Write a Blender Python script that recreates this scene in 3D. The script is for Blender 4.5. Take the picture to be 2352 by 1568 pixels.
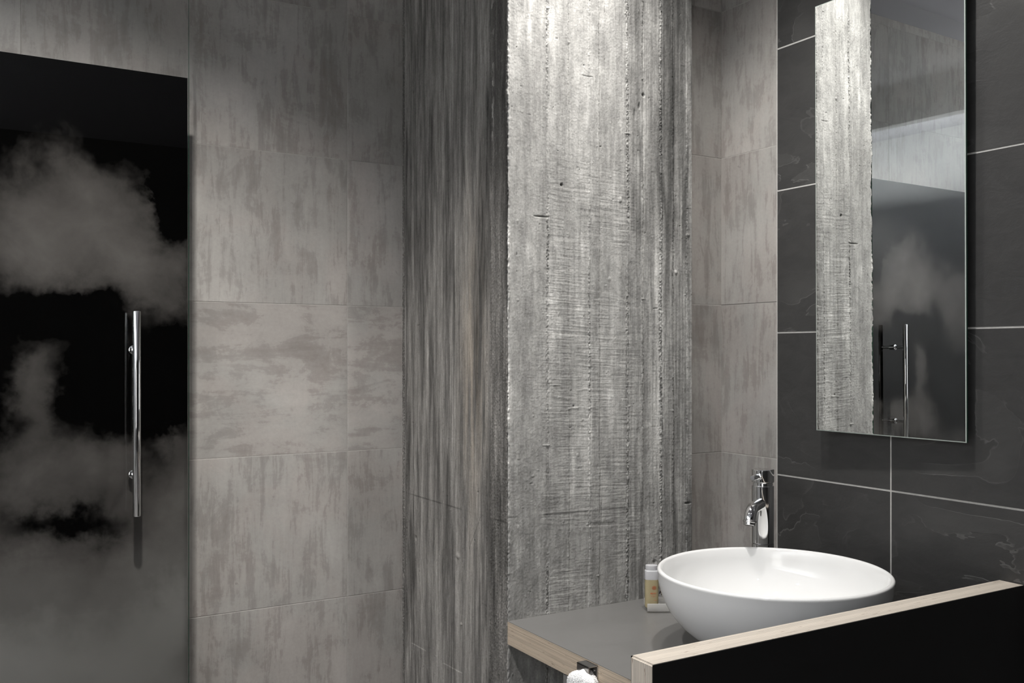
import bpy, bmesh, math, random
import numpy as np
from mathutils import Vector, Matrix
random.seed(7)
S = bpy.context.scene
for o in list(bpy.data.objects): bpy.data.objects.remove(o)
C = S.collection
pi = math.pi

# ------------------------------------------------------------------ camera
CH = 1.37                                   # lens height above the floor
F = 2193.0; HY = 809.5; YAW = math.radians(30.9)
cam = bpy.data.cameras.new('camera'); co = bpy.data.objects.new('camera', cam); C.objects.link(co)
cam.sensor_width = 36.0; cam.sensor_fit = 'HORIZONTAL'
cam.lens = F / 2352 * 36.0
cam.shift_y = (HY - 784) / 2352
cam.clip_start = 0.02
co.location = (0, 0, CH); co.rotation_euler = (pi / 2, math.radians(0.0), -YAW)
S.camera = co

# ------------------------------------------------------------------ view and lights
S.view_settings.view_transform = 'Standard'; S.view_settings.look = 'None'
S.view_settings.gamma = 1.0; S.view_settings.exposure = 0.28
S.view_settings.use_curve_mapping = False
W = bpy.data.worlds.new('world'); S.world = W; W.use_nodes = True
W.node_tree.nodes['Background'].inputs[0].default_value = (0.02, 0.02, 0.021, 1)
W.node_tree.nodes['Background'].inputs[1].default_value = 1.0
S.cycles.max_bounces = 8

CEIL = 2.50
def spot(name, x, y, power, size, blend=1.0, z=CEIL - 0.03, aim=None, radius=0.025, col=(1, .97, .93)):
    l = bpy.data.lights.new(name, 'SPOT'); l.energy = power; l.spot_size = math.radians(size); l.spot_blend = blend
    l.shadow_soft_size = radius; l.color = col
    o = bpy.data.objects.new(name, l); C.objects.link(o); o.location = (x, y, z)
    if aim is not None:
        o.rotation_euler = (Vector(aim) - Vector((x, y, z))).to_track_quat('-Z', 'Y').to_euler()
    return o
def area(name, loc, aim, power, sx, sy, col=(1, 1, 1)):
    l = bpy.data.lights.new(name, 'AREA'); l.shape = 'RECTANGLE'; l.size = sx; l.size_y = sy; l.energy = power; l.color = col
    o = bpy.data.objects.new(name, l); C.objects.link(o); o.location = loc
    o.rotation_euler = (Vector(aim) - Vector(loc)).to_track_quat('-Z', 'Y').to_euler()
    return o
spot('downlight_basin', 1.06, 1.12, 38, 128, 1.0)
spot('downlight_column', 1.07, 1.43, 21, 100, 1.0)
spot('downlight_door', 0.16, 1.12, 98, 98, 1.0, aim=(0.12, 1.80, .55))
spot('downlight_room', 0.75, 0.10, 5, 110, 1.0)
spot('left_wall_fill', -1.30, 0.55, 45, 84, 1.0)  # added spot that brightens the unseen left wall for the mirror
area('left_fill_light', (-1.58, -0.75, 1.45), (1.5, 1.2, 1.4), 16, 1.2, 1.5, (1.0, .985, .96))  # added soft fill for the surfaces facing left
area('cove_light', (-1.25, 0.3, 2.12), (-1.25, 0.3, 2.5), 45, 0.3, 2.8, (.97, 1, .99))

# ------------------------------------------------------------------ material helpers
class N:
    def __init__(s, name):
        s.m = bpy.data.materials.new(name); s.m.use_nodes = True
        s.t = s.m.node_tree; s.b = s.t.nodes['Principled BSDF']; s.out = s.t.nodes['Material Output']
    def new(s, typ, **kw):
        n = s.t.nodes.new(typ)
        for k, v in kw.items(): setattr(n, k, v)
        return n
    def put(s, sock, v):
        if isinstance(v, bpy.types.NodeSocket): s.t.links.new(v, sock)
        elif v is not None:
            if isinstance(v, (tuple, list)) and len(v) == 3 and sock.type == 'RGBA': v = (*v, 1)
            sock.default_value = v
    def math(s, op, a, b=None, c=None, clamp=False):
        n = s.new('ShaderNodeMath', operation=op, use_clamp=clamp)
        for i, v in enumerate((a, b, c)): s.put(n.inputs[i], v)
        return n.outputs[0]
    def vmath(s, op, a, b=None):
        n = s.new('ShaderNodeVectorMath', operation=op); s.put(n.inputs[0], a); s.put(n.inputs[1], b)
        return n.outputs[0]
    def obj(s): return s.new('ShaderNodeTexCoord').outputs['Object']
    def mapv(s, v, scale=(1, 1, 1), loc=(0, 0, 0), rot=(0, 0, 0)):
        n = s.new('ShaderNodeMapping'); s.put(n.inputs[0], v); n.inputs['Scale'].default_value = scale
        n.inputs['Location'].default_value = loc; n.inputs['Rotation'].default_value = rot
        return n.outputs[0]
    def noise(s, v, scale=5, detail=4, rough=.5, dist=0, col=False):
        n = s.new('ShaderNodeTexNoise'); s.put(n.inputs['Vector'], v); n.inputs['Scale'].default_value = scale
        n.inputs['Detail'].default_value = detail; n.inputs['Roughness'].default_value = rough
        n.inputs['Distortion'].default_value = dist
        return n.outputs['Color' if col else 'Fac']
    def ramp(s, f, stops, mode='LINEAR'):
        n = s.new('ShaderNodeValToRGB'); s.put(n.inputs[0], f); cr = n.color_ramp; cr.interpolation = mode
        while len(cr.elements) < len(stops): cr.elements.new(.5)
        for e, (p, c) in zip(cr.elements, stops):
            e.position = p; e.color = (c, c, c, 1) if not isinstance(c, (tuple, list)) else (*c[:3], 1)
        return n.outputs[0]
    def mix(s, f, a, b, mode='MIX'):
        n = s.new('ShaderNodeMix', data_type='RGBA', blend_type=mode)
        s.put(n.inputs[0], f); s.put(n.inputs[6], a); s.put(n.inputs[7], b)
        return n.outputs[2]
    def attr(s, name):
        n = s.new('ShaderNodeAttribute'); n.attribute_name = name
        return n
    def bump(s, h, strength=.3, dist=.002):
        n = s.new('ShaderNodeBump'); s.put(n.inputs['Height'], h); n.inputs['Strength'].default_value = strength
        n.inputs['Distance'].default_value = dist
        s.t.links.new(n.outputs[0], s.b.inputs['Normal']); return n
    def set(s, col=None, rough=None, metal=None, spec=None, **kw):
        if col is not None: s.put(s.b.inputs['Base Color'], col)
        if rough is not None: s.put(s.b.inputs['Roughness'], rough)
        if metal is not None: s.put(s.b.inputs['Metallic'], metal)
        if spec is not None: s.put(s.b.inputs['Specular IOR Level'], spec)
        for k, v in kw.items(): s.put(s.b.inputs[k], v)
        return s.m

def m_plain(name, col, rough=.5, metal=0, spec=.5, vary=.06, sc=60, bump=.0):
    n = N(name); v = n.obj(); f = n.noise(v, sc, 3)
    c = n.mix(f, tuple(x * (1 - vary) for x in col), tuple(min(1, x * (1 + vary)) for x in col))
    if bump: n.bump(f, bump, .001)
    return n.set(c, rough, metal, spec)

def m_tile():                               # concrete-look porcelain tile: clouded grey with worn streaks
    n = N('concrete_look_tile'); a = n.attr('tile')
    sep = n.new('ShaderNodeSeparateColor'); n.put(sep.inputs[0], a.outputs['Color'])
    off = n.new('ShaderNodeCombineXYZ')
    n.put(off.inputs[0], n.math('MULTIPLY', sep.outputs[0], 9.0)); n.put(off.inputs[2], n.math('MULTIPLY', sep.outputs[1], 9.0))
    v = n.vmath('ADD', n.obj(), off.outputs[0])
    vert = n.mapv(v, (58, 58, 8)); hor = n.mapv(v, (6, 6, 26))
    mv = n.new('ShaderNodeMix', data_type='VECTOR'); n.put(mv.inputs[0], sep.outputs[2]); n.put(mv.inputs[4], vert); n.put(mv.inputs[5], hor)
    st = n.noise(mv.outputs[1], 1.0, 8, .66, .45)
    big = n.noise(v, 3.2, 3, .5)
    warp = n.noise(v, 12, 9, .70, .6)
    fine = n.noise(v, 170, 4, .6)
    k = n.math('ADD', n.math('MULTIPLY', st, .55), n.math('MULTIPLY', warp, .45))
    patch = n.ramp(k, [(.36, 0), (.46, .35), (.50, .62), (.58, .8), (.70, 1)])
    thr = n.ramp(n.math('ADD', k, n.math('MULTIPLY', fine, .10)), [(.515, 0), (.535, 1)])
    c = n.mix(patch, (.225, .205, .192), (.345, .322, .305))
    c = n.mix(n.math('MULTIPLY', thr, .24), c, (.37, .355, .335))
    hue = n.ramp(n.noise(v, 5.5, 5, .6, .6), [(.44, 0), (.56, 1)])
    c = n.mix(n.math('MULTIPLY', hue, .42), c, n.mix(patch, (.225, .223, .213), (.34, .340, .325)))
    pits = n.ramp(n.noise(v, 60, 5, .7, 1.2), [(.30, 1), (.36, 0)])
    pm = n.math('MULTIPLY', pits, n.ramp(n.noise(v, 7, 2), [(.5, 0), (.62, .55)]))
    c = n.mix(pm, c, (.17, .158, .148))
    c = n.mix(1.0, c, n.ramp(big, [(.3, (.90, .90, .90)), (.7, (1.34, 1.34, 1.34))]), 'MULTIPLY')
    c = n.mix(1.0, c, n.ramp(fine, [(.2, (.93, .93, .93)), (.8, (1.06, 1.06, 1.06))]), 'MULTIPLY')
    n.bump(n.math('ADD', n.math('MULTIPLY', k, .5), n.math('MULTIPLY', fine, .25)), .22, .0012)
    return n.set(c, n.ramp(k, [(.3, .52), (.7, .42)]), 0, .4)

def m_slate():                              # riven dark slate: flat layers with torn edges
    n = N('riven_slate'); a = n.attr('tile')
    sep = n.new('ShaderNodeSeparateColor'); n.put(sep.inputs[0], a.outputs['Color'])
    off = n.new('ShaderNodeCombineXYZ')
    n.put(off.inputs[1], n.math('MULTIPLY', sep.outputs[0], 13.0)); n.put(off.inputs[2], n.math('MULTIPLY', sep.outputs[1], 13.0))
    v = n.vmath('ADD', n.obj(), off.outputs[0])
    vr = n.mapv(v, (1, 3.2, 6.0), (0, 0, 0), (math.radians(38), 0, 0))
    L = n.noise(vr, 1.0, 5, .5, .9)
    lev = n.math('MULTIPLY', L, 7.0)
    fr = n.math('FRACT', lev); fl = n.math('FLOOR', lev)
    terr = n.math('ADD', fl, n.ramp(fr, [(.0, 0), (.05, 1)]))
    edge = n.ramp(fr, [(.0, 1), (.03, .75), (.07, 0)])
    mask = n.ramp(n.noise(v, 4.0, 2), [(.46, 0), (.60, 1)])
    fine = n.noise(v, 120, 6, .7)
    mid = n.noise(n.mapv(v, (1, 1, 2)), 16, 5, .65, .5)
    c = n.mix(mid, (.024, .024, .0245), (.062, .061, .060))
    c = n.mix(n.math('MULTIPLY', n.math('MULTIPLY', n.math('FRACT', n.math('MULTIPLY', fl, .37)), mask), .55), c, (.090, .089, .087))
    c = n.mix(n.math('MULTIPLY', n.math('MULTIPLY', edge, mask), .55), c, (.14, .138, .135))
    c = n.mix(n.ramp(fine, [(.74, 0), (.80, .7)]), c, (.15, .15, .15))
    h = n.math('ADD', n.math('MULTIPLY', n.math('MULTIPLY', terr, mask), .16), n.math('ADD', n.math('MULTIPLY', fine, .10), n.math('MULTIPLY', mid, .30)))
    n.bump(h, .55, .004)
    return n.set(c, n.ramp(mid, [(.3, .50), (.7, .36)]), 0, .5)

def m_grout(name, col):
    return m_plain(name, col, .85, 0, .2, .18, 150, .3)

def m_concrete():
    n = N('board_formed_concrete'); v = n.obj(); a = n.attr('alb')
    fine = n.noise(v, 380, 8, .78); mid = n.noise(n.mapv(v, (120, 120, 26)), 1, 9, .72)
    c = n.mix(1.0, a.outputs['Color'], n.ramp(fine, [(.30, (.80, .80, .80)), (.5, (1.0, 1.0, 1.0)), (.70, (1.20, 1.20, 1.20))]), 'MULTIPLY')
    c = n.mix(1.0, c, n.ramp(mid, [(.34, (.76, .76, .76)), (.66, (1.22, 1.22, 1.22))]), 'MULTIPLY')
    n.bump(n.math('ADD', n.math('MULTIPLY', fine, .6), n.math('MULTIPLY', mid, .5)), .6, .0018)
    return n.set(c, .72, 0, .32)

def m_ply(name, axis, base=(.60, .52, .42), plies=24, th=.0435, z0=0.0):
    n = N(name); v = n.obj(); sp = n.new('ShaderNodeSeparateXYZ'); n.put(sp.inputs[0], v)
    a = sp.outputs[axis]
    t = n.math('MULTIPLY', n.math('SUBTRACT', a, z0), plies / th)
    wob = n.noise(n.mapv(v, (9, 9, 9)), 1, 3)
    t = n.math('ADD', t, n.math('MULTIPLY', wob, .5))
    fr = n.math('FRACT', t)
    tri = n.math('ABSOLUTE', n.math('SUBTRACT', fr, .5))
    cell = n.math('FLOOR', t)
    wn = n.new('ShaderNodeTexWhiteNoise', noise_dimensions='1D'); n.put(wn.inputs['W'], cell)
    sc = [14, 14, 14]; sc[axis] = 700
    gr = n.noise(n.mapv(v, tuple(sc)), 1, 5, .7)
    line = n.ramp(tri, [(.0, 1), (.30, 1), (.44, .25), (.5, 0)])
    dark = tuple(x * .50 for x in base)
    c = n.mix(line, dark, base)
    c = n.mix(n.math('MULTIPLY', wn.outputs['Value'], .75), c, tuple(x * .66 for x in base))
    c = n.mix(1.0, c, n.ramp(gr, [(.3, (.82, .80, .78)), (.7, (1.1, 1.1, 1.1))]), 'MULTIPLY')
    sv = [30, 30, 30]; sv[axis] = 260
    voids = n.ramp(n.noise(n.mapv(v, tuple(sv)), 1, 3, .6), [(.64, 0), (.69, 1)])
    c = n.mix(n.math('MULTIPLY', voids, .75), c, (.16, .10, .055))
    n.bump(n.math('ADD', line, n.math('MULTIPLY', gr, .4)), .35, .0008)
    return n.set(c, .55, 0, .35)

def m_laminate(name, col, rough=.35, sp=.5):
    n = N(name); v = n.obj()
    f = n.noise(v, 260, 3); sm = n.noise(n.mapv(v, (6, 16, 6)), 1, 4, .6, .6)
    c = n.mix(sm, tuple(x * .9 for x in col), tuple(x * 1.12 for x in col))
    c = n.mix(n.ramp(f, [(.76, 0), (.79, .6)]), c, tuple(min(1, x * 3) for x in col))
    n.bump(f, .06, .0005)
    return n.set(c, n.ramp(sm, [(.3, rough), (.7, rough + .1)]), 0, sp)

def m_glass(name, tint=(.985, .985, .985), ior=1.5, rough=.0, edge=False):
    n = N(name); t = n.t
    tr = n.new('ShaderNodeBsdfTransparent'); tr.inputs[0].default_value = (*tint, 1)
    gl = n.new('ShaderNodeBsdfGlossy'); gl.inputs['Roughness'].default_value = rough
    nz = n.noise(n.obj(), 3, 1); n.put(gl.inputs['Color'], n.ramp(nz, [(0, .97), (1, 1.0)]))
    fr = n.new('ShaderNodeFresnel'); fr.inputs[0].default_value = ior
    geo = n.new('ShaderNodeNewGeometry')
    mx = n.new('ShaderNodeMixShader'); t.links.new(n.math('MULTIPLY', fr.outputs[0], n.math('SUBTRACT', 1.0, geo.outputs['Backfacing'])), mx.inputs[0])
    t.links.new(tr.outputs[0], mx.inputs[1]); t.links.new(gl.outputs[0], mx.inputs[2])
    t.links.new(mx.outputs[0], n.out.inputs[0]); return n.m

M = {}
M['tile'] = m_tile(); M['slate'] = m_slate(); M['concrete'] = m_concrete()
M['grout'] = m_grout('warm_grey_grout', (.36, .345, .325)); M['grout_light'] = m_grout('pale_grout', (.55, .54, .52))
M['chrome'] = m_plain('chrome', (.86, .86, .86), .055, 1, .5, .01, 30)
M['chrome_dark'] = m_plain('dark_polished_metal', (.42, .41, .40), .30, 1, .5, .05, 30)
M['steel'] = m_plain('satin_steel', (.72, .71, .70), .22, 1, .5, .02, 80)
M['mirror'] = m_plain('mirror_silver', (.90, .915, .91), .0, 1, .5, .003, 4)
M['mirror_rim'] = m_plain('polished_glass_rim', (.50, .56, .52), .25, 0, .8, .03, 30)
M['green_edge'] = m_plain('green_glass_edge', (.02, .075, .05), .12, 0, .6, .1, 30)
M['ceramic'] = m_plain('white_glazed_ceramic', (.80, .80, .795), .03, 0, .5, .006, 8)
M['black'] = m_laminate('black_laminate', (.0125, .012, .0118), .42, .4)
M['counter'] = m_laminate('grey_laminate', (.150, .147, .143), .30, .55)
M['ply_top'] = m_ply('plywood_edge_panel', 1, (.70, .62, .52), 26, .0435)
M['ply_counter'] = m_ply('plywood_edge_counter', 2, (.62, .52, .41), 20, .0435)
M['white'] = m_plain('white_paint', (.72, .73, .73), .6, 0, .3, .02, 20)
M['ceil'] = m_plain('ceiling_paint', (.50, .50, .54), .7, 0, .3, .02, 20)
M['floor'] = m_plain('grey_floor_tile', (.16, .155, .15), .4, 0, .5, .15, 9)
M['glass'] = m_glass('clear_glass', (.985, .985, .98), 1.52)
M['clear'] = m_glass('clear_glass_rear', (.985, .985, .985), 1.02)
M['acrylic'] = m_glass('clear_acrylic', (.90, .90, .89), 1.5)
M['dark'] = m_plain('dark_metal', (.05, .05, .05), .4, .6, .5, .1, 50)

# ------------------------------------------------------------------ mesh helpers
def link(name, bm, mats, parent=None, smooth=False, auto=None):
    me = bpy.data.meshes.new(name); bm.normal_update(); bm.to_mesh(me); bm.free()
    if not isinstance(mats, (list, tuple)): mats = [mats]
    for m in mats: me.materials.append(m)
    o = bpy.data.objects.new(name, me); C.objects.link(o)
    if parent is not None: o.parent = parent
    if smooth:
        me.polygons.foreach_set('use_smooth', [True] * len(me.polygons))
        if auto is not None:
            me.set_sharp_from_angle(angle=math.radians(auto))
    return o
def box(bm, x0, x1, y0, y1, z0, z1, mi=0, bev=0, seg=2):
    vs = [bm.verts.new((x, y, z)) for x in (x0, x1) for y in (y0, y1) for z in (z0, z1)]
    fs = [bm.faces.new([vs[i] for i in q]) for q in ((0, 1, 3, 2), (4, 6, 7, 5), (0, 4, 5, 1), (2, 3, 7, 6), (0, 2, 6, 4), (1, 5, 7, 3))]
    for f in fs: f.material_index = mi
    if bev:
        es = {e for f in fs for e in f.edges}
        r = bmesh.ops.bevel(bm, geom=list(es), offset=bev, segments=seg, affect='EDGES', profile=.5)
        for f in r['faces']: f.material_index = mi
    return fs
def lathe(bm, prof, cx, cy, n=96, mi=0, a0=0):
    rings = []
    for r, z in prof:
        if r < 1e-6: rings.append([bm.verts.new((cx, cy, z))])
        else: rings.append([bm.verts.new((cx + r * math.cos(2 * pi * k / n), cy + r * math.sin(2 * pi * k / n), z)) for k in range(n)])
    for A, B in zip(rings, rings[1:]):
        for k in range(n):
            a, b = A[k % len(A)], A[(k + 1) % len(A)]; c_, d = B[(k + 1) % len(B)], B[k % len(B)]
            q = []
            for v in (a, b, c_, d):
                if v not in q: q.append(v)
            if len(q) > 2:
                try: f = bm.faces.new(q); f.material_index = mi
                except ValueError: pass
    bmesh.ops.recalc_face_normals(bm, faces=bm.faces)
def tube(bm, pts, rad, n=32, caps=True, mi=0):
    pts = [Vector(p) for p in pts]; rads = rad if isinstance(rad, (list, tuple)) else [rad] * len(pts)
    rings = []; up = Vector((0, 0, 1)); prev = None
    for i, p in enumerate(pts):
        t = (pts[min(i + 1, len(pts) - 1)] - pts[max(i - 1, 0)]).normalized()
        if prev is None:
            a = t.cross(up);
            if a.length < 1e-3: a = t.cross(Vector((1, 0, 0)))
        else: a = prev - t * prev.dot(t)
        a.normalize(); b = t.cross(a); prev = a
        rings.append([bm.verts.new(p + (a * math.cos(2 * pi * k / n) + b * math.sin(2 * pi * k / n)) * rads[i]) for k in range(n)])
    for A, B in zip(rings, rings[1:]):
        for k in range(n):
            f = bm.faces.new((A[k], A[(k + 1) % n], B[(k + 1) % n], B[k])); f.material_index = mi
    if caps:
        bm.faces.new(rings[0][::-1]).material_index = mi; bm.faces.new(rings[-1]).material_index = mi
    bmesh.ops.recalc_face_normals(bm, faces=bm.faces)
def empty(name, loc=(0, 0, 0)):
    o = bpy.data.objects.new(name, None); C.objects.link(o); o.location = loc; o.empty_display_size = .05; return o
def tag(o, label, cat, group=None):
    o['label'] = label; o['category'] = cat
    if group: o['group'] = group
    return o
def struct(o, label=None):
    o['kind'] = 'structure'
    if label: o['label'] = label
    return o
def child(o, parent):                       # parent, keeping world coordinates of the mesh
    o.parent = parent; o.matrix_parent_inverse = Matrix.Translation(-Vector(parent.location)); return o

# ------------------------------------------------------------------ the room
XW, YL, YS, YTC = 1.5185, 2.064, 1.615, 1.4426     # slate wall, far wall, short recess wall, end of the recess side
XC, YC, XCR = .9305, 1.5726, 1.3946                 # column corner and right edge
JT = [.4388 + CH - .3316 * k for k in range(-2, 6)]          # bed joints of the concrete-look tiles
JS = [.6405 + CH - .2992 * k for k in range(-2, 8)]          # bed joints of the slate

def tile_wall(name, u0, u1, cols, rows, mk, gap, mats, z0=0.0, z1=CEIL, thick=.012, hor=None, seed=1, bev=.0004, gd=.0019):
    """mk(u, d, z) -> point; d is the depth in front of the grout bed."""
    rnd = random.Random(seed); bm = bmesh.new(); lay = bm.verts.layers.float_color.new('tile')
    def quadbox(ua, ub, za, zb, d0, d1, mi, colr):
        pts = []
        for d, ins in ((d0, 0), (d1 - bev, 0), (d1, bev)):
            pts.append([bm.verts.new(mk(u, d, z)) for u, z in ((ua + ins, za + ins), (ub - ins, za + ins), (ub - ins, zb - ins), (ua + ins, zb - ins))])
        for r in pts:
            for v in r: v[lay] = colr
        fs = []
        for A, B in zip(pts, pts[1:]):
            for k in range(4): fs.append(bm.faces.new((A[k], A[(k + 1) % 4], B[(k + 1) % 4], B[k])))
        fs.append(bm.faces.new(pts[-1])); fs.append(bm.faces.new(pts[0][::-1]))
        for f in fs: f.material_index = mi
    quadbox(u0, u1, z0, z1, -.06, gd, 1, (.5, .5, 0, 1))
    us = sorted({u0, u1, *[c for c in cols if u0 < c < u1]}); zs = sorted({z0, z1, *[r for r in rows if z0 < r < z1]})
    for i in range(len(us) - 1):
        for j in range(len(zs) - 1):
            g = gap / 2
            ga = g if us[i] > u0 + 1e-6 else 0; gb = g if us[i + 1] < u1 - 1e-6 else 0
            h = hor(i, j) if hor else 0
            quadbox(us[i] + ga, us[i + 1] - gb, zs[j] + g, zs[j + 1] - g, -.001, thick * .1 + .0012 + rnd.uniform(-.0004, .0004), 0, (rnd.random(), rnd.random(), h, 1))
    bmesh.ops.recalc_face_normals(bm, faces=bm.faces)
    return struct(link(name, bm, mats))

tm = [M['tile'], M['grout']]
tile_wall('wall_back', -1.60, XC + .02, [.7962 - .663 * k for k in range(5)], JT, lambda u, d, z: (u, YL - d, z), .0016, tm, seed=5,
          hor=lambda i, j: 1.0 if j == 4 else 0.0)
tile_wall('wall_recess', XCR - .02, XW, [], JT, lambda u, d, z: (u, YS - d, z), .0018, tm, seed=9)
tile_wall('wall_side', YTC, YS, [], JT, lambda u, d, z: (XW + .002 - d, u, z), .0018, tm, seed=12)
tile_wall('wall_right', -1.60, YTC, [1.1621 - .6 * k for k in range(6)], JS, lambda u, d, z: (XW + .001 - d, u, z), .0032,
          [M['slate'], M['grout_light']], seed=21, thick=.02, gd=.0024)
bm = bmesh.new(); box(bm, XW - .0028, XW + .01, YTC - .0008, YTC + .0012, 0, CEIL)
struct(link('trim_1', bm, M['grout_light']))
bm = bmesh.new(); box(bm, -1.75, XW + .08, -1.75, YL + .08, -.1, 0); struct(link('floor', bm, M['floor']))
bm = bmesh.new(); box(bm, -1.75, XW + .08, -1.75, YL + .08, CEIL, CEIL + .1); struct(link('ceiling', bm, M['ceil']))
bm = bmesh.new(); box(bm, -.86, -.80, -1.60, YL - .004, CEIL - .13, CEIL); struct(link('cove_baffle', bm, M['white']))  # added unseen beam, blocks the cove light for a sharp edge
bm = bmesh.new(); box(bm, -1.75, -1.60, -1.75, YL + .08, 0, CEIL); struct(link('wall_left', bm, M['white']))
bm = bmesh.new(); box(bm, -1.598, -1.56, -.12, .52, .002, 1.93, 0, .003); struct(link('door_2', bm, M['dark']))
bm = bmesh.new(); box(bm, -1.60, XW + .08, -1.75, -1.60, 0, CEIL); struct(link('wall_front', bm, m_plain('dark_wall_paint', (.05, .049, .048), .6, 0, .3, .05, 12)))

# ------------------------------------------------------------------ concrete column (board-formed, displaced surface)
def sm(t): return t * t * (3 - 2 * t)
def vn(a, b, fa, fb, seed, octv=1, gain=.5):
    """value noise on broadcastable coordinate arrays, about -1..1"""
    out = 0; amp = 1; tot = 0
    for o_ in range(octv):
        r = np.random.RandomState(seed + 17 * o_); G = r.rand(256, 256) * 2 - 1
        x = a * fa + 31.7 * o_; y = b * fb + 11.3 * o_
        xi = np.floor(x).astype(int); yi = np.floor(y).astype(int); tx = sm(x - xi); ty = sm(y - yi)
        g = lambda i, j: G[i & 255, j & 255]
        v = (g(xi, yi) * (1 - tx) + g(xi + 1, yi) * tx) * (1 - ty) + (g(xi, yi + 1) * (1 - tx) + g(xi + 1, yi + 1) * tx) * ty
        out = out + v * amp; tot += amp; amp *= gain; fa *= 2; fb *= 2
    return out / tot * 1.4
def step(x, a, b): return sm(np.clip((x - a) / (b - a), 0, 1))
def gs(x, c_, w): return np.exp(-((x - c_) / w) ** 2)

def px_front(px):                            # photo column -> metres from the corner along the front face
    u = (px - 1176) / F; c_, s_ = math.cos(YAW), math.sin(YAW); return (u * c_ + s_) / (c_ - u * s_) * YC - XC
def px_side(px):                             # photo column -> metres behind the corner along the side face
    u = (px - 1176) / F; c_, s_ = math.cos(YAW), math.sin(YAW); return (c_ - u * s_) / (u * c_ + s_) * XC - YC
def py_front(px, py):
    u = (px - 1176) / F; d = YC / (math.cos(YAW) - u * math.sin(YAW)); return CH + (HY - py) / F * d
def py_side(px, py):
    u = (px - 1176) / F; d = XC / (u * math.cos(YAW) + math.sin(YAW)); return CH + (HY - py) / F * d

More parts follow.
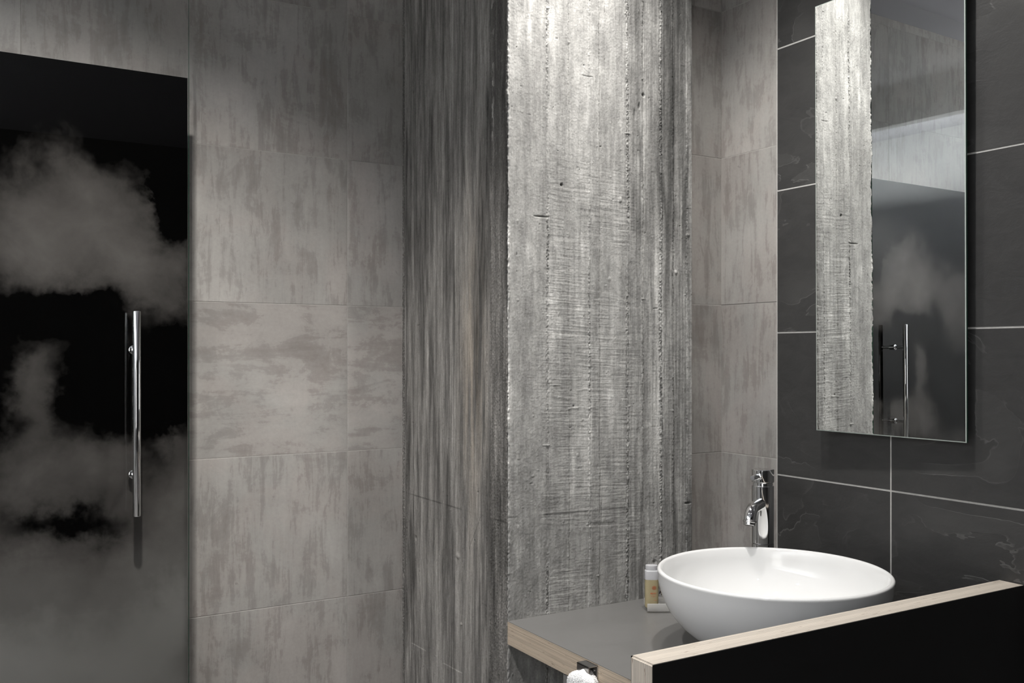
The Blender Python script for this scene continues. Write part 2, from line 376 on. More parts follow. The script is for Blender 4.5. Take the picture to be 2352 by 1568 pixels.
def column():
    Ls, Lf, Lr = YL - YC + .01, XCR - XC, .06
    ds = .0010
    s = np.arange(-Ls, Lf + Lr + ds / 2, ds)         # s<0: side face, s>0: front face
    z = np.concatenate([np.arange(0, .62, .008), np.arange(.62, 2.20, .00115), np.arange(2.20, CEIL + .004, .006)]); z[-1] = CEIL
    SS, ZZ = np.meshgrid(s, z)
    side = SS < 0; front = ~side
    wob = vn(SS * 0, ZZ, 1, 6, 3, 3) * .0022 + vn(SS, ZZ, 30, 40, 4, 2) * .0012
    X = SS + wob
    H = np.zeros_like(SS); A = np.ones_like(SS)
    # ---- front boards
    seams = [(px_front(p), w, a) for p, w, a in ((1257, .0032, 1.0), (1306, .0022, .35), (1353, .0028, .75), (1376, .0020, .5), (1441, .0035, 1.0),
             (1476, .0030, .6), (1518, .0036, 1.0), (1546, .0028, .8), (1577, .0022, .5))]
    bounds = [0] + [q[0] for q in seams] + [9]
    offs = [0, .0006, -.0004, .0008, -.0006, .0004, -.0012, .0002, -.0014, .0005]
    albs = [.93, 1.02, 1.04, .98, 1.02, .88, .95, .74, .80, .84]
    hb = np.zeros_like(SS); ab = np.zeros_like(SS)
    for i in range(len(offs)):
        m = step(X, bounds[i] - .0008, bounds[i] + .0008) * (1 - step(X, bounds[i + 1] - .0008, bounds[i + 1] + .0008))
        hb += m * offs[i]; ab += m * albs[i]
    rough = np.zeros_like(SS)
    for k, (c_, w, a) in enumerate(seams):
        act = np.clip(.55 + .6 * vn(ZZ, ZZ * 0, 7, 1, 40 + k, 2) + (0.25 if a > .9 else 0), .05, 1)
        g = gs(X, c_, w)
        hb += g * a * act * (vn(SS, ZZ, 520, 330, 60 + k, 3, .7) * .0021 - .0003)
        hb -= gs(X, c_ + w * .9, w * .45) * a * act * .0011
        rough += g * a * act
        ab *= 1 - gs(X, c_ + .001, w * .7) * .24 * a * act * (vn(SS, ZZ, 300, 200, 160 + k) > -.1)
    saw = step(X, px_front(1235), px_front(1265)) * (1 - step(X, px_front(1445), px_front(1470)))
    saw = saw * (1 - step(ZZ, 1.62, 1.86)) + .35 * step(X, px_front(1180), px_front(1230)) * (1 - step(ZZ, 1.35, 1.60)) * (1 - saw)
    sawn = vn(SS + 0 * ZZ, ZZ + SS * .04, 22, 400, 71, 3, .7) * np.clip(.6 + vn(SS, ZZ, 14, 11, 72, 2) * 1.2, 0, 1)
    hb += saw * sawn * .00042
    ab *= 1 + saw * sawn * .13
    big = np.clip(vn(SS + 0 * ZZ, ZZ + SS * .05, 9, 60, 75, 2), .55, 2) - .55
    hb -= saw * big * .0013
    st1 = vn(SS, ZZ, 75, 3.2, 80, 4, .6); st2 = vn(SS + vn(SS, ZZ, 10, 4, 86) * .006, ZZ, 30, 2.2, 84, 3, .6)
    blot = vn(SS, ZZ, 22, 14, 88, 4, .6)
    right = step(X, px_front(1380), px_front(1500))
    ab *= 1 + st1 * (.10 + .26 * right) + st2 * (.12 + .18 * right) + blot * .17
    darks = np.clip(vn(SS + vn(SS, ZZ, 14, 5, 91) * .010, ZZ, 48, 3.0, 92, 3, .55) - .28, 0, 1)
    ab *= 1 - darks * right * .85
    st3 = vn(SS, ZZ, 230, 4.5, 97, 3, .65); st3 = np.sign(st3) * np.abs(st3) ** .7
    ab *= 1 + st3 * (.06 + .16 * right)
    spk = vn(SS, ZZ, 330, 260, 98, 2)
    ab *= 1 - .45 * np.clip(rough * 1.3 + right * .22, 0, 1) * (spk > .38) + .40 * np.clip(rough * 1.3 + right * .15, 0, 1) * (spk < -.45)
    top_shade = step(X, px_front(1425), px_front(1540)) * step(ZZ, 1.55, 1.95)  # dimmer light at the upper right, painted into the colour
    ab *= 1 - top_shade * (.22 + .25 * np.clip(st1 + .3, 0, 1))
    white = np.clip(vn(SS, ZZ, 40, 7, 95, 3) - .32, 0, 1)
    ab *= 1 + white * .55
    low_shade = 1 - step(ZZ, .95, 1.28)  # light falloff towards the foot, darkened into the colour
    ab *= 1 - low_shade * .20
    ab *= 1 - gs(X, px_front(1583), .007) * .05
    # ---- side boards
    D = -X
    sb = [(px_side(p), w, a) for p, w, a in ((1118, .003, .8), (1062, .0028, .5), (1018, .0025, .4), (985, .0022, .4), (955, .002, .3), (934, .003, .7))]
    hs = np.zeros_like(SS); as_ = np.ones_like(SS)
    f1 = vn(SS, ZZ, 240, 5.5, 101, 3, .7); f2 = vn(SS + vn(SS, ZZ, 9, 3, 104) * .0015, ZZ, 85, 5.0, 105, 4, .65)
    f3 = vn(SS + vn(SS, ZZ, 7, 2, 106) * .002, ZZ, 40, 4.5, 107, 3, .6)
    g1 = vn(SS, ZZ, 420, 14, 108, 3, .7)
    f1 = np.sign(f1) * np.abs(f1) ** .75; f2 = np.sign(f2) * np.abs(f2) ** .8
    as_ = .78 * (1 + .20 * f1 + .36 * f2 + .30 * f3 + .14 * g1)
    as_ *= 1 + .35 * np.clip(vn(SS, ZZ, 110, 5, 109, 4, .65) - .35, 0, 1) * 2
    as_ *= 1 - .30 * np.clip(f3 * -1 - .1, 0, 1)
    hs += f2 * .0007 + f1 * .00035
    for k, (c_, w, a) in enumerate(sb):
        act = np.clip(.4 + .8 * vn(ZZ, ZZ * 0, 6, 1, 140 + k, 2), 0, 1)
        g = gs(D, c_, w); hs += g * a * act * (vn(SS, ZZ, 420, 230, 150 + k, 2) * .0016)
        hs -= gs(D, c_ - w, w * .5) * a * .0010
        as_ *= 1 - gs(D, c_, w * .8) * .30 * a
    strip = (1 - step(D, px_side(1124) - .002, px_side(1124) + .002)) * side        # rough strip beside the corner
    edge2 = step(D, px_side(929) - .002, px_side(929) + .002) * side               # crumbling far edge
    pit = vn(SS, ZZ, 330, 330, 171, 2)
    hs += (strip + edge2 * 1.6) * pit * .0007 - strip * .0012 - edge2 * .003
    diag = np.sin((SS * .8 + ZZ) * 1500) * np.clip(1 - step(ZZ, 1.15, 1.25), 0, 1)
    hs += strip * diag * .00012
    as_ *= 1 - strip * (.16 + .22 * step(ZZ, 1.40, 1.75)) - edge2 * .30
    as_ *= 1 + .55 * edge2 * (pit > .45) + .25 * strip * (pit > .5)
    wht = gs(D, px_side(1131), .0042) * (vn(SS, ZZ, 150, 60, 181) > .25) * step(ZZ, 1.78, 1.80)
    as_ *= 1 + wht * 1.5; hs += wht * .001
    brown = gs(D, px_side(1085), .050) * gs(ZZ, 1.33, .30) * np.clip(.6 + f2, 0, 1)
    # ---- everywhere
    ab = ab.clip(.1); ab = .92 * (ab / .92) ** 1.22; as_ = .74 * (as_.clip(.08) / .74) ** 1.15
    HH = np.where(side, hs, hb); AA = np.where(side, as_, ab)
    fine = vn(SS, ZZ, 300, 300, 191, 2); HH = HH + fine * .00022 + vn(SS, ZZ, 60, 60, 195, 2) * .0003
    AA = AA * (1 + .05 * fine)
    pits = np.clip(vn(SS, ZZ, 95, 95, 201, 1) - 1.33, 0, 1) * 14
    HH = HH - np.clip(pits, 0, 1) * .0022; AA = AA * (1 - .5 * np.clip(pits, 0, 1))
    bumps = np.clip(vn(SS, ZZ, 85, 85, 211, 1) - 1.25, 0, 1) * 14 * np.clip(rough * 3 + .25, 0, 1)
    HH = HH + np.clip(bumps, 0, 1) * .0018
    for px, py, rw, rh, dep, al in ((1290, 424, .0030, .0030, -.005, .25), (1478, 218, .0040, .0035, -.005, .2), (1468, 244, .0025, .006, -.004, .4), (1425, 458, .0030, .0055, .0035, 1.35),
                              (1242, 497, .016, .0015, -.003, .55), (1318, 932, .002, .002, -.003, .3), (1458, 262, .003, .010, -.002, .7), (1580, 540, .004, .003, .003, 1.1),
                              (1553, 625, .004, .004, .003, 1.2), (1400, 640, .004, .003, .001, 1.15), (1190, 1209, .003, .0035, .0005, 1.9), (1213, 570, .012, .02, .0004, 1.22),
                              (1245, 1120, .004, .012, .0004, 1.45), (1382, 1175, .0012, .030, -.001, .55), (1505, 1290, .005, .004, -.002, .6), (1580, 1155, .007, .002, -.004, .5)):
        b_ = np.exp(-(((SS - px_front(px)) / rw) ** 2 + ((ZZ - py_front(px, py)) / rh) ** 2) ** 1.6) * front
        HH = HH + b_ * dep; AA = AA * (1 + b_ * (al - 1))
    for px, py, rw, rh, dep, al in ((955, 1235, .005, .005, -.003, .7), (1052, 1275, .006, .006, .003, 1.35), (1060, 1432, .004, .003, .002, 1.7), (1018, 1140, .002, .010, -.003, .6),
                              (1098, 1130, .002, .002, -.003, .4), (1090, 1242, .002, .003, -.003, .3), (1000, 1310, .006, .03, 0, 1.2), (1070, 700, .010, .07, 0, 1.18)):
        b_ = np.exp(-(((SS + px_side(px)) / rw) ** 2 + ((ZZ - py_side(px, py)) / rh) ** 2) ** 1.6) * side
        HH = HH + b_ * dep; AA = AA * (1 + b_ * (al - 1))
    # pencil level line round the column
    zl = py_front(1165, 1188)
    zline = np.where(side, py_side(1105, 1183) + (SS + .1) * .0, zl + (SS) * (py_front(1500, 1160) - zl) / px_front(1500))
    pl = gs(ZZ, zline, .0014) * np.clip(.75 + vn(SS, ZZ, 30, 1, 221) * .6, .15, 1) * (1 - .6 * (SS > px_front(1480)))
    AA = AA * (1 - pl * .62)
    for (xa, ya, xb, yb, dk) in ((1104, 1186, 1078, 1260, .5), (1093, 1184, 1105, 1225, .35), (1016, 1128, 1017, 1180, .45)):
        sa, za = -px_side(xa), py_side(xa, ya); s2, z2 = -px_side(xb), py_side(xb, yb)
        t = np.clip(((SS - sa) * (s2 - sa) + (ZZ - za) * (z2 - za)) / ((s2 - sa) ** 2 + (z2 - za) ** 2), 0, 1)
        d2 = (SS - sa - t * (s2 - sa)) ** 2 + (ZZ - za - t * (z2 - za)) ** 2
        AA = AA * (1 - np.exp(-d2 / .0009 ** 2) * dk)
    for (xa, ya, xb, yb) in ((946, 1476, 978, 1494), (1018, 1522, 1061, 1545)):        # pale scratches low on the side
        sa, za = -px_side(xa), py_side(xa, ya); s2, z2 = -px_side(xb), py_side(xb, yb)
        t = np.clip(((SS - sa) * (s2 - sa) + (ZZ - za) * (z2 - za)) / ((s2 - sa) ** 2 + (z2 - za) ** 2), 0, 1)
        d2 = (SS - sa - t * (s2 - sa)) ** 2 + (ZZ - za - t * (z2 - za)) ** 2
        AA = AA * (1 + np.exp(-d2 / .0011 ** 2) * .9)
    # corner crumbling
    cor = gs(SS, 0, .0045)
    HH = HH + cor * (vn(SS, ZZ, 260, 170, 231, 2) * .0022 + vn(SS, ZZ, 60, 22, 235, 2) * .0018)
    AA = AA * (1 + cor * .25 * (vn(SS, ZZ, 300, 200, 237) > 0))
    # positions
    r = .004
    Px = np.where(SS < 0, XC, np.minimum(XC + SS, XCR)); Py = np.where(SS < 0, YC - SS, np.where(SS > Lf, YC + (SS - Lf), YC))
    ang = np.clip((SS + r) / (2 * r), 0, 1) * pi / 2
    cm = np.abs(SS) < r
    Px = np.where(cm, XC + r - r * np.cos(ang), Px); Py = np.where(cm, YC + r - r * np.sin(ang), Py)
    nx = -np.cos(ang); ny = -np.sin(ang)
    rr = SS > Lf; nx = np.where(rr, 1, nx); ny = np.where(rr, 0, ny)
    VX = Px + nx * HH; VY = Py + ny * HH
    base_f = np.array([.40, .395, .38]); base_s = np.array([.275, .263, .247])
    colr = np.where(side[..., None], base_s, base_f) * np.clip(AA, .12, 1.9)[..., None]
    bb = (brown * side)[..., None]
    colr = colr * (1 - bb * np.array([-.05, .03, .12]))
    nz, ns = SS.shape
    V = np.stack([VX, VY, ZZ], -1).reshape(-1, 3)
    idx = np.arange(nz * ns).reshape(nz, ns)
    q = np.stack([idx[:-1, :-1], idx[:-1, 1:], idx[1:, 1:], idx[1:, :-1]], -1).reshape(-1, 4)
    # closing wall behind (a plain back so that the column is solid)
    extra = np.array([[XCR, YL - .002, 0], [XCR, YL - .002, CEIL]]); nb = len(V); V = np.concatenate([V, extra])
    me = bpy.data.meshes.new('concrete_column')
    caps = [[nb] + list(idx[0, ::-1]) , [nb + 1] + list(idx[-1, :]), list(idx[::1, 0]) + [nb + 1, nb], list(idx[::-1, -1]) + [nb, nb + 1]]
    loops = np.concatenate([q.reshape(-1)] + [np.array(c_) for c_ in caps]); tot = [4] * len(q) + [len(c_) for c_ in caps]
    starts = np.concatenate([[0], np.cumsum(tot)[:-1]])
    me.vertices.add(len(V)); me.vertices.foreach_set('co', V.reshape(-1))
    me.loops.add(len(loops)); me.loops.foreach_set('vertex_index', loops.astype(np.int32))
    me.polygons.add(len(tot)); me.polygons.foreach_set('loop_start', starts.astype(np.int32))
    me.update(calc_edges=True); me.validate()
    sm_ = np.ones(len(me.polygons), bool); sm_[-4:] = False; me.polygons.foreach_set('use_smooth', sm_)
    at = me.color_attributes.new('alb', 'FLOAT_COLOR', 'POINT')
    cc = np.ones((len(V), 4)); cc[:nb, :3] = colr.reshape(-1, 3); cc[nb:, :3] = .3
    at.data.foreach_set('color', cc.reshape(-1))
    me.materials.append(M['concrete'])
    o = bpy.data.objects.new('concrete_column', me); C.objects.link(o)
    tag(o, 'rough board-formed grey concrete column standing between the tiled walls', 'column')
column()

# ------------------------------------------------------------------ sliding glass door with a cloud print
YG = 1.930                                   # front face of the glass
def on_glass(px, py):
    u = (px - 1176) / F; d = YG / (math.cos(YAW) - u * math.sin(YAW))
    return (u * math.cos(YAW) + math.sin(YAW)) * d, CH + (HY - py) / F * d
XE, ZT = on_glass(434.5, 177)
def m_clouds():
    n = N('cloud_print'); v = n.obj()
    wl = n.noise(v, 5.0, 2, .5, 0, True); wm = n.noise(v, 15.0, 6, .62, 0, True)
    w1 = n.vmath('SCALE', n.vmath('SUBTRACT', wl, (.5, .5, .5))); w1.node.inputs['Scale'].default_value = .10
    w2 = n.vmath('SCALE', n.vmath('SUBTRACT', wm, (.5, .5, .5))); w2.node.inputs['Scale'].default_value = .12
    p = n.vmath('ADD', v, n.vmath('ADD', w1, w2))
    sp = n.new('ShaderNodeSeparateXYZ'); n.put(sp.inputs[0], p)
    acc = None
    blobs = [(150, 480, 150, 130, .55), (300, 520, 110, 120, .50), (200, 590, 190, 60, .35), (350, 680, 90, 90, .42), (420, 620, 60, 80, .30), (60, 560, 90, 110, .40),
             (70, 900, 60, 110, .50), (60, 1120, 90, 95, .75), (210, 1080, 80, 90, .50), (390, 1000, 50, 45, .32), (150, 820, 60, 70, .15), (330, 1180, 170, 130, .50), (430, 1120, 70, 110, .5),
             (250, 1330, 300, 120, .60), (200, 1480, 380, 130, 1.0), (430, 1350, 120, 150, .7), (300, 1620, 500, 130, 1.15), (-200, 1500, 300, 250, 1.0), (-250, 600, 200, 200, .6),
             (290, 850, 35, 90, .16), (0, 1330, 130, 60, .35), (395, 770, 40, 60, .12), (412, 430, 42, 95, -.6), (150, 715, 170, 45, -.35), (385, 880, 55, 95, -.4), (170, 1215, 170, 40, -.45), (250, 900, 60, 60, -.2)]
    for px, py, rx, ry, a in blobs:
        x0, z0 = on_glass(px, py); x1, _ = on_glass(px + rx, py); _, z1 = on_glass(px, py + ry)
        dx = n.math('DIVIDE', n.math('SUBTRACT', sp.outputs[0], x0), abs(x1 - x0)); dz = n.math('DIVIDE', n.math('SUBTRACT', sp.outputs[2], z0), abs(z1 - z0))
        r2 = n.math('ADD', n.math('MULTIPLY', dx, dx), n.math('MULTIPLY', dz, dz))
        g = n.math('MULTIPLY', n.math('POWER', 2.718, n.math('MULTIPLY', r2, -1.1)), a)
        acc = g if acc is None else n.math('ADD', acc, g)
    tex = n.noise(n.vmath('ADD', v, w1), 11.0, 9, .58, .2)
    zfade = n.new('ShaderNodeMapRange'); n.put(zfade.inputs[0], sp.outputs[2]); zfade.inputs[1].default_value = on_glass(200, 1480)[1]; zfade.inputs[2].default_value = on_glass(200, 1150)[1]
    zfade.inputs[3].default_value = .10; zfade.inputs[4].default_value = 1.25
    k = n.math('ADD', acc, n.math('MULTIPLY', n.math('SUBTRACT', tex, .5), n.math('MULTIPLY', zfade.outputs[0], n.math('MINIMUM', n.math('ADD', acc, .25), 1.0))))
    c = n.ramp(n.math('MULTIPLY', k, .6), [(.07, (.0010, .0010, .0010)), (.12, (.009, .0086, .0082)), (.23, (.034, .032, .0305)), (.50, (.062, .059, .056)), (.78, (.088, .086, .081)), (1.0, (.150, .148, .141))])
    return n.set(c, .9, 0, .0)
dr = empty('door_1', (0, YG, 0)); struct(dr)
bm = bmesh.new(); box(bm, -.62, XE, YG, YG + .0080, .006, CEIL - .01, 0)
for f in bm.faces:
    cm_ = f.calc_center_median()
    f.material_index = 1 if cm_.x > XE - 1e-4 else (0 if cm_.y < YG + 1e-4 else 2)
child(link('glass_pane', bm, [M['glass'], M['green_edge'], M['clear']]), dr)
bm = bmesh.new(); box(bm, -.62, XE - .0012, YG + .0086, YG + .0100, .006, ZT)
o = child(link('cloud_print', bm, m_clouds()), dr); o['label'] = 'dark smoky cloud picture on the glass'
# handle
hx = .3140; hz1 = CH + (HY - 714) / F * 1.776; hz0 = CH + (HY - 1186) / F * 1.776; hy = 1.886
bm = bmesh.new(); tube(bm, [(hx, hy, hz0), (hx, hy, hz0 + .001), (hx, hy, hz1 - .001), (hx, hy, hz1)], [.0065, .0072, .0072, .0065], 40)
hd = child(link('handle', bm, M['chrome'], smooth=True, auto=35), dr); hd['label'] = 'long tubular chrome pull bar'
for zz in (CH + (HY - 803) / F * 1.79, CH + (HY - 1092) / F * 1.79):
    bm = bmesh.new()
    tube(bm, [(hx, hy, zz), (hx, YG - .004, zz)], .0042, 24)
    tube(bm, [(hx, YG - .010, zz), (hx, YG - .009, zz), (hx, YG - .0002, zz)], [.0060, .0085, .0085], 32)
    o = link('standoff', bm, M['chrome'], smooth=True, auto=35); o.parent = hd; o.matrix_parent_inverse = (hd.matrix_parent_inverse @ Matrix.Identity(4)).inverted() @ Matrix.Translation((0, -0.0, 0)) if False else Matrix.Identity(4)

# ------------------------------------------------------------------ mirror
TH = math.radians(1.76); DM = 1.526; TILT = math.radians(.30)
def mirror_x(y): return (DM - y * math.sin(TH)) / math.cos(TH)
def mir_pt(px, py):
    u = (px - 1176) / F; a = u * math.cos(YAW) + math.sin(YAW); b = math.cos(YAW) - u * math.sin(YAW)
    d = DM / (a * math.cos(TH) + b * math.sin(TH)); return a * d, b * d, CH + (HY - py) / F * d
A_ = mir_pt(1873, 988); B_ = mir_pt(2218, 1017); T_ = mir_pt(1873, 16)
w_m = math.hypot(A_[0] - B_[0], A_[1] - B_[1]); zb = (A_[2] + B_[2]) / 2; h_m = T_[2] - zb
mc = ((A_[0] + B_[0]) / 2, (A_[1] + B_[1]) / 2, zb + h_m / 2)
mr = empty('wall_mirror', mc)
# local frame: x = out of the wall (towards the room), y along the wall
mr.rotation_euler = (0, TILT, TH + pi)
tag(mr, 'tall frameless rectangular mirror hung on the dark slate wall above the basin', 'mirror')
bm = bmesh.new(); hw, hh = w_m / 2, h_m / 2; e = .0017
def mquad(pts, mi):
    f = bm.faces.new([bm.verts.new(p) for p in pts]); f.material_index = mi; return f
mquad([(0, -hw + e, -hh + e), (0, hw - e, -hh + e), (0, hw - e, hh - e), (0, -hw + e, hh - e)], 0)
link('mirror_glass', bm, M['mirror'], mr)
bm = bmesh.new(); R = [(-hw, -hh), (hw, -hh), (hw, hh), (-hw, hh)]; Ri = [(-hw + e, -hh + e), (hw - e, -hh + e), (hw - e, hh - e), (-hw + e, hh - e)]
for k in range(4):
    a, b = R[k], R[(k + 1) % 4]; c_, d = Ri[(k + 1) % 4], Ri[k]
    mquad([(-.0008, *a), (-.0008, *b), (0, *c_), (0, *d)], 0); mquad([(-.005, *a), (-.005, *b), (-.0008, *b), (-.0008, *a)], 1)
mquad([(-.005, *R[3]), (-.005, *R[2]), (-.005, *R[1]), (-.005, *R[0])], 1)
bmesh.ops.remove_doubles(bm, verts=bm.verts, dist=1e-6)
o = link('polished_edge', bm, [M['mirror_rim'], M['green_edge']], mr)
bm = bmesh.new(); box(bm, -.0155, -.0052, -hw + .035, hw - .035, -hh + .06, hh - .06); link('backing_board', bm, M['dark'], mr)

# ------------------------------------------------------------------ countertop, divider panel
ZC = CH - .5137; TB = .0440
ct = empty('vanity_counter', (1.2, 1.26, ZC)); tag(ct, 'grey laminate counter with pale plywood edge carrying the round basin', 'counter')
YF = .9495
def cx_edge(y): return XC + .0005 + (YC - y) * -.0035
def slab(z0, z1, inset=0.0):
    bm = bmesh.new()
    P = [(cx_edge(YC) + inset, YC - .0005), (XW - .0045, YC - .0005), (XW - .0045, YF + .0002), (cx_edge(YF) + inset, YF + .0002)]
    lo = [bm.verts.new((x, y, z0)) for x, y in P]; hi = [bm.verts.new((x, y, z1)) for x, y in P]
    bm.faces.new(hi); bm.faces.new(lo[::-1])
    for k in range(4): bm.faces.new((lo[k], lo[(k + 1) % 4], hi[(k + 1) % 4], hi[k]))
    bmesh.ops.recalc_face_normals(bm, faces=bm.faces); return bm
# (the back edge fits against the column; the part beyond it runs into the recess)
o = child(link('plywood_core', slab(ZC - TB, ZC - .0012), M['ply_counter']), ct); o['label'] = 'pale layered plywood edge'
child(link('laminate_top', slab(ZC - .0011, ZC, .0004), M['counter']), ct)
bm = bmesh.new(); box(bm, XCR + .004, XW - .0045, YC, YS - .004, ZC - TB, ZC); child(link('recess_infill', bm, M['counter']), ct)

pn = empty('divider_panel', (1.1, YF - .02, 0)); tag(pn, 'black upright panel with exposed plywood top edge in front of the basin', 'panel')
PX0, PZ = .7412, CH - .3788; TP = .0432
bm = bmesh.new(); box(bm, PX0, XW - .0045, YF - TP + .0012, YF - .0012, .0, PZ)
bmesh.ops.bevel(bm, geom=[e_ for e_ in bm.edges if all(abs(v.co.x - PX0) < 1e-4 and abs(v.co.z - PZ) < 1e-4 for v in e_.verts)], offset=.0025, segments=3, affect='EDGES')
o = child(link('plywood_core', bm, m_ply('plywood_edge_divider', 1, (.74, .67, .585), 24, TP)), pn); o['label'] = 'pale striped plywood core'
for nm, y0, y1 in (('front_laminate', YF - TP, YF - TP + .0012), ('rear_laminate', YF - .0012, YF)):
    bm = bmesh.new(); box(bm, PX0 + .0006, XW - .0045, y0, y1, 0, PZ - .0006); child(link(nm, bm, M['black']), pn)

# ------------------------------------------------------------------ basin
BX, BY, BR, BH = 1.229, 1.180, .1976, .140
prof_o = [(.0, .000), (.052, .000), (.058, .001), (.062, .004)]
for k in range(1, 15):
    t = k / 14; prof_o.append((.062 + (BR - .062) * (1 - (1 - t) ** 1.0) ** .60 if False else .062 + (BR - .0635) * math.sin(t * pi / 2) ** .92, .004 + (BH - .010) * (1 - math.cos(t * pi / 2)) ** .92))
rim = [(BR - .0009, BH - .0035), (BR - .0026, BH - .0012), (BR - .0052, BH), (BR - .0080, BH - .0012), (BR - .0100, BH - .0038)]
inn = []
for k in range(1, 16):
    t = 1 - k / 15; inn.append((.022 + (BR - .0105 - .022) * math.sin(t * pi / 2) ** .90, .013 + (BH - .022) * (1 - math.cos(t * pi / 2)) ** .95))
bm = bmesh.new(); lathe(bm, prof_o + rim + inn + [(0.0, .012)], 0, 0, 128)
bs = link('washbasin', bm, M['ceramic'], smooth=True, auto=60); bs.location = (BX, BY, ZC)
tag(bs, 'round white ceramic vessel washbasin standing on the grey counter', 'washbasin')
bm = bmesh.new(); lathe(bm, [(0, .0165), (.018, .0160), (.0215, .0145), (.022, .0132), (.018, .0128), (0, .0128)], 0, 0, 48)
link('drain_cover', bm, M['chrome'], bs, smooth=True)

# ------------------------------------------------------------------ faucet
FX, FY = 1.402, 1.372; R0 = .0213
fa = empty('basin_faucet', (FX, FY, ZC)); tag(fa, 'tall cylindrical chrome mixer faucet with short curved spout behind the basin', 'faucet')
def zpx(py, d=1.901): return CH + (HY - py) / F * d - ZC
z1, z2, z3, zr = zpx(1113.5), zpx(1107), zpx(1076), zpx(1245)
dirv = Vector((-.89, -.455, 0)).normalized()
bm = bmesh.new(); lathe(bm, [(0, 0), (.0255, 0), (.0255, .003), (.0235, .0045), (R0 + .0004, .005), (R0 + .0002, zr - .0008), (R0 - .0006, zr - .0004), (0, zr - .0004)], 0, 0, 64)
link('base', bm, M['chrome'], fa, smooth=True, auto=30)
bm = bmesh.new(); lathe(bm, [(0, zr), (R0 - .0008, zr), (R0 - .0001, zr + .0008), (R0, zr + .002), (R0, z1 - .001), (R0 - .0008, z1), (R0 - .002, z1 + .0002), (R0 - .0022, z2 + .0002), (0, z2 + .0002)], 0, 0, 96)
link('body', bm, M['chrome'], fa, smooth=True, auto=30)
bm = bmesh.new(); lathe(bm, [(0, z2), (R0 - .0018, z2), (R0 + .0002, z2 + .0014), (R0 + .0004, z2 + .003), (R0 + .0004, z3 - .0016), (R0 - .0004, z3 - .0004), (R0 - .0015, z3), (0, z3)], 0, 0, 96)
cap = link('cap', bm, M['chrome'], fa, smooth=True, auto=30)
zl = zpx(1092)
bm = bmesh.new(); ld = Vector((-.93, -.36, .02)).normalized(); p0 = Vector((0, 0, zl)) + ld * (R0 - .003)
tube(bm, [p0, p0 + ld * .006], .0068, 32); tube(bm, [p0 + ld * .004, p0 + ld * .0310, p0 + ld * .0320], [.0050, .0050, .0044], 32)
o = link('lever', bm, M['chrome'], cap, smooth=True, auto=35)
# spout: leaves the body nearly level, then bends down
ze = zpx(1153); pts = []; p = Vector((0, 0, ze)) + dirv * (R0 - .012)
import itertools
ang0 = math.radians(-3)
q = p.copy(); a_ = ang0; L = [(.016, 0), (.034, 0)] + [(.0040, -math.radians(9))] * 8 + [(.002, 0)]
pts.append(q.copy())
for st, da in L:
    a_ += da; q = q + (dirv * math.cos(a_) + Vector((0, 0, 1)) * math.sin(a_)) * st; pts.append(q.copy())
bm = bmesh.new(); tube(bm, pts, [.0114] * len(pts), 48)
link('spout', bm, M['chrome'], fa, smooth=True, auto=45)
dn = (pts[-1] - pts[-2]).normalized(); q = pts[-1]
bm = bmesh.new(); tube(bm, [q - dn * .002, q - dn * .001, q + dn * .0015, q + dn * .0025], [.0120, .0130, .0130, .0118], 48)
tube(bm, [q + dn * .0025, q + dn * .007, q + dn * .0078], [.0110, .0110, .0104], 48)
ar = link('aerator', bm, M['steel'], fa, smooth=True, auto=35)
bm = bmesh.new(); tube(bm, [q + dn * .0072, q + dn * .0081], .0088, 32); link('mesh_screen', bm, M['dark'], ar, smooth=True, auto=35)

# ------------------------------------------------------------------ bottle on an acrylic tray
tz = ZC + .0032; TX, TY = 1.215, 1.494
ty = empty('soap_tray', (TX, TY, ZC)); ty.rotation_euler = (0, 0, math.radians(-31))
tag(ty, 'clear acrylic amenity tray with a raised rim on the counter behind the basin', 'tray')
bm = bmesh.new()
TW, TD, TH_ = .075, .045, .0150
box(bm, -.0085, TW, -.020, TD - .020, tz - ZC, tz - ZC + .0025)
link('tray_base', bm, M['acrylic'], ty)
def rim_wall(bm, x0, x1, y0, y1): box(bm, x0, x1, y0, y1, tz - ZC, tz - ZC + TH_, 0, .0011, 2)
bm = bmesh.new(); rim_wall(bm, -.0085, TW, -.0225, -.0195); rim_wall(bm, -.0085, TW, TD - .0205, TD - .0175); rim_wall(bm, TW, TW + .003, -.0225, TD - .0175)
acr = N('frosted_acrylic'); v_ = acr.noise(acr.obj(), 40, 2)
mfa = acr.set(acr.mix(v_, (.70, .69, .67), (.76, .75, .73)), .08, 0, .6, **{'Transmission Weight': .55, 'IOR': 1.3})
link('tray_rim', bm, mfa, ty, smooth=True, auto=40)
for fx, fy in ((-.004, -.015), (TW - .008, -.015), (-.004, TD - .026), (TW - .008, TD - .026)):
    bm = bmesh.new(); bmesh.ops.create_uvsphere(bm, u_segments=16, v_segments=10, radius=.0022, matrix=Matrix.Translation((fx, fy, .0022))); link('foot', bm, M['acrylic'], ty, smooth=True)

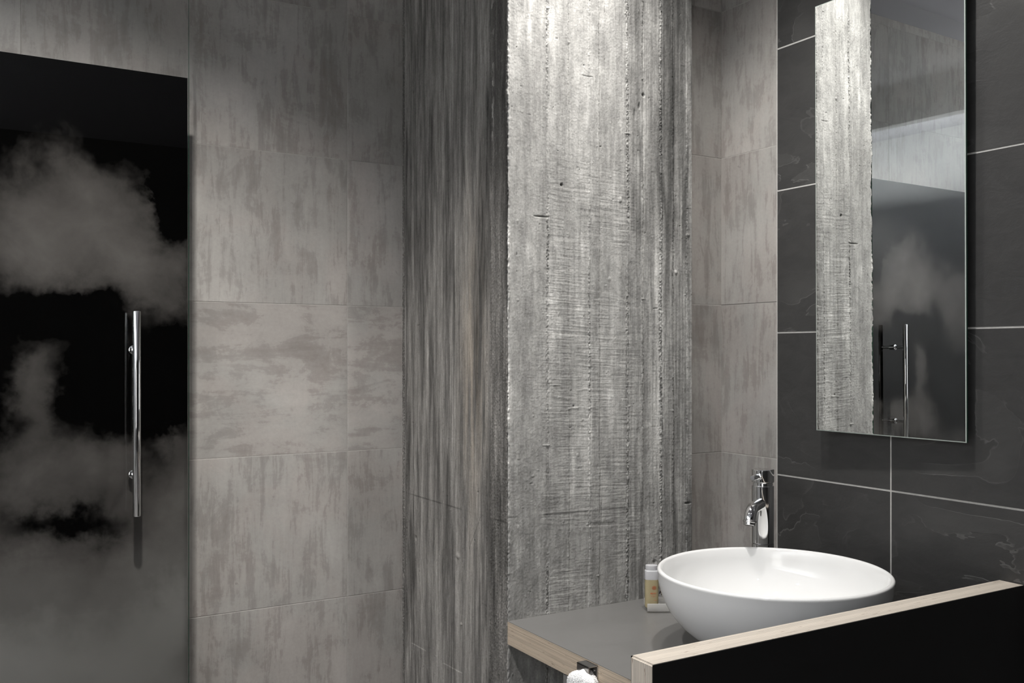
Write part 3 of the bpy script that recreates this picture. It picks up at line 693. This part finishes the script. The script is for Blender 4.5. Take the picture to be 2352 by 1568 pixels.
def bottle(name, lx, ly, label):
    b = empty(name, (0, 0, 0)); b.location = ty.matrix_basis @ Vector((lx, ly, 0)) if False else Matrix.Translation(ty.location) @ Matrix.Rotation(math.radians(-31), 4, 'Z') @ Vector((lx, ly, tz - ZC + .0026))
    b.rotation_euler = (0, 0, math.radians(-31))
    tag(b, label, 'bottle')
    W2, D2 = .0135, .0105
    def oval(bm, zs, mi=0, n=40, ex=3.2):
        rings = []
        for z, sc in zs:
            r_ = []
            for k in range(n):
                t = 2 * pi * k / n; ct_, st_ = math.cos(t), math.sin(t)
                r_.append(bm.verts.new((W2 * sc * math.copysign(abs(ct_) ** (2 / ex), ct_), D2 * sc * math.copysign(abs(st_) ** (2 / ex), st_), z)))
            rings.append(r_)
        for A, B in zip(rings, rings[1:]):
            for k in range(n): bm.faces.new((A[k], A[(k + 1) % n], B[(k + 1) % n], B[k])).material_index = mi
        bm.faces.new(rings[0][::-1]).material_index = mi; bm.faces.new(rings[-1]).material_index = mi
    g = N('amber_gel'); f = g.noise(g.obj(), 90, 3); mg = g.set(g.mix(f, (.46, .385, .22), (.56, .48, .30)), .22, 0, .5, **{'Transmission Weight': .25})
    g = N('milky_plastic'); f = g.noise(g.obj(), 60, 2); mp = g.set(g.mix(f, (.62, .62, .64), (.70, .70, .72)), .30, 0, .5, **{'Transmission Weight': .25})
    bm = bmesh.new(); oval(bm, [(0, .90), (.0012, .98), (.003, 1), (.0560, 1)]); child(link('filled_body', bm, mg, smooth=True, auto=50), b).matrix_parent_inverse = Matrix.Identity(4)
    bm = bmesh.new(); oval(bm, [(.0561, 1), (.0715, 1), (.0735, .97), (.0743, .88)]); o_ = link('shoulder', bm, mp, b, smooth=True, auto=50)
    bm = bmesh.new(); oval(bm, [(.0744, .86), (.0820, .88), (.0836, .86), (.0840, .80)], ex=2.3); o_ = link('cap', bm, mp, b, smooth=True, auto=50)
    red = m_plain('red_ink', (.62, .13, .05), .5, 0, .3, .05, 60)
    yf = -D2 - .00035
    bm = bmesh.new()
    for ang, rr in [(k * pi / 3, .0030) for k in range(6)] + [(0, 0)]:       # little ring flower
        cx_, cz_ = .0035 + rr * math.cos(ang + .5), .0405 + rr * math.sin(ang + .5)
        n_ = 14; ro, ri = .0015, .00095
        vo = [bm.verts.new((cx_ + ro * math.cos(2 * pi * k / n_), yf, cz_ + ro * math.sin(2 * pi * k / n_))) for k in range(n_)]
        vi = [bm.verts.new((cx_ + ri * math.cos(2 * pi * k / n_), yf, cz_ + ri * math.sin(2 * pi * k / n_))) for k in range(n_)]
        for k in range(n_): bm.faces.new((vo[k], vo[(k + 1) % n_], vi[(k + 1) % n_], vi[k]))
    bmesh.ops.solidify(bm, geom=bm.faces, thickness=.0002)
    link('flower_mark', bm, red, b)
    cu = bpy.data.curves.new('lettering', 'FONT'); cu.body = 'PETIT'; cu.size = .0048; cu.align_x = 'LEFT'; cu.extrude = .0001
    to = bpy.data.objects.new('lettering', cu); C.objects.link(to)
    dg = bpy.context.evaluated_depsgraph_get(); me = bpy.data.meshes.new_from_object(to.evaluated_get(dg)); bpy.data.objects.remove(to)
    me.materials.clear(); me.materials.append(red)
    to = bpy.data.objects.new('lettering', me); C.objects.link(to); to.parent = b; to.location = (-.0038, yf, .0275); to.rotation_euler = (pi / 2, 0, 0)
    for zz, x0, x1 in ((.0245, -.003, .008), (.0225, .001, .004), (.0155, .003, .009)):
        bm = bmesh.new(); box(bm, x0, x1, yf - .0001, yf + .0001, zz, zz + .0003); link('rule_line', bm, red, b)
    return b
bottle('amenity_bottle', .0035, .002, 'small amenity bottle of amber gel with red print in the acrylic tray')

# ------------------------------------------------------------------ towel loop, towel, support under the counter
lp = empty('towel_loop', (XC, 1.285, ZC - .004)); tag(lp, 'small square polished metal towel loop screwed to the plywood counter edge', 'towel holder')
Y0, Y1 = 1.2775, 1.3110; XO = cx_edge(1.29) - .0195; zt = ZC - .0020; zb_ = zt - .062; t_ = .0018
xe = cx_edge(1.29) - .0004
bm = bmesh.new()
for (xa, xb, za, zb2) in ((XO, xe, zt - t_, zt), (XO, XO + t_, zb_, zt), (XO, xe, zb_, zb_ + t_), (xe - t_, xe, zb_, zt)):
    box(bm, xa, xb, Y0, Y1, za, zb2, 0, .0003, 1)
child(link('loop_band', bm, M['chrome_dark'], smooth=True, auto=30), lp)
bm = bmesh.new(); tube(bm, [(xe - t_ - .001, Y0 + .008, zt - .010), (xe - t_ - .0001, Y0 + .008, zt - .010)], .0022, 20); child(link('screw', bm, M['chrome'], smooth=True, auto=30), lp)

bm = bmesh.new()                                     # towel pulled through the loop and hanging
TXc, TYc = XO + .0015, 1.292
rnd = np.random.RandomState(4)
nu, nv = 60, 72; ht = .30; grid = []
for j in range(nv):
    t = j / (nv - 1); row = []
    if t < .30:
        a = t / .30 * pi / 2; rs, zo = math.sin(a), math.cos(a)
        zc_ = zt - .026 + .020 * zo - .004
        rx, ry = .019 * rs ** .8, .033 * rs ** .8
    else:
        tt = (t - .30) / .70; zc_ = zt - .030 - tt * ht; rx, ry = .019 + .006 * tt, .033 + .022 * tt
    for i in range(nu):
        th = 2 * pi * i / nu; fold = 1 + .10 * math.sin(3 * th + 1.0) + .05 * math.sin(7 * th + tt * 2 if t >= .3 else 7 * th)
        row.append(bm.verts.new((TXc + rx * fold * math.cos(th), TYc + ry * fold * math.sin(th), zc_ + .003 * math.sin(2 * th + .6) * (1 if t < .5 else .5))))
    grid.append(row)
for A, B in zip(grid, grid[1:]):
    for i in range(nu): bm.faces.new((A[i], A[(i + 1) % nu], B[(i + 1) % nu], B[i]))
bm.faces.new(grid[-1])
bmesh.ops.remove_doubles(bm, verts=bm.verts, dist=1e-5)
bmesh.ops.subdivide_edges(bm, edges=bm.edges, cuts=2, use_grid_fill=True)
bmesh.ops.recalc_face_normals(bm, faces=bm.faces); bm.normal_update()
for v in bm.verts: v.co += v.normal * float(rnd.rand() ** 2) * .0022
tw = link('hand_towel', bm, m_plain('white_terry', (.93, .93, .93), .95, 0, .1, .05, 500, .8), smooth=True)
tag(tw, 'fluffy white terry towel hanging from the metal loop below the counter edge', 'towel')

bm = bmesh.new(); box(bm, XC + .0008, XC + .035, 1.345, 1.384, 0.0, ZC - TB - .0005, 0, .003, 2)
o = link('counter_post', bm, m_plain('grey_painted_metal', (.13, .128, .125), .45, 0, .5, .05, 40), smooth=True, auto=40); tag(o, 'dark metal post under the counter beside the towel', 'post')
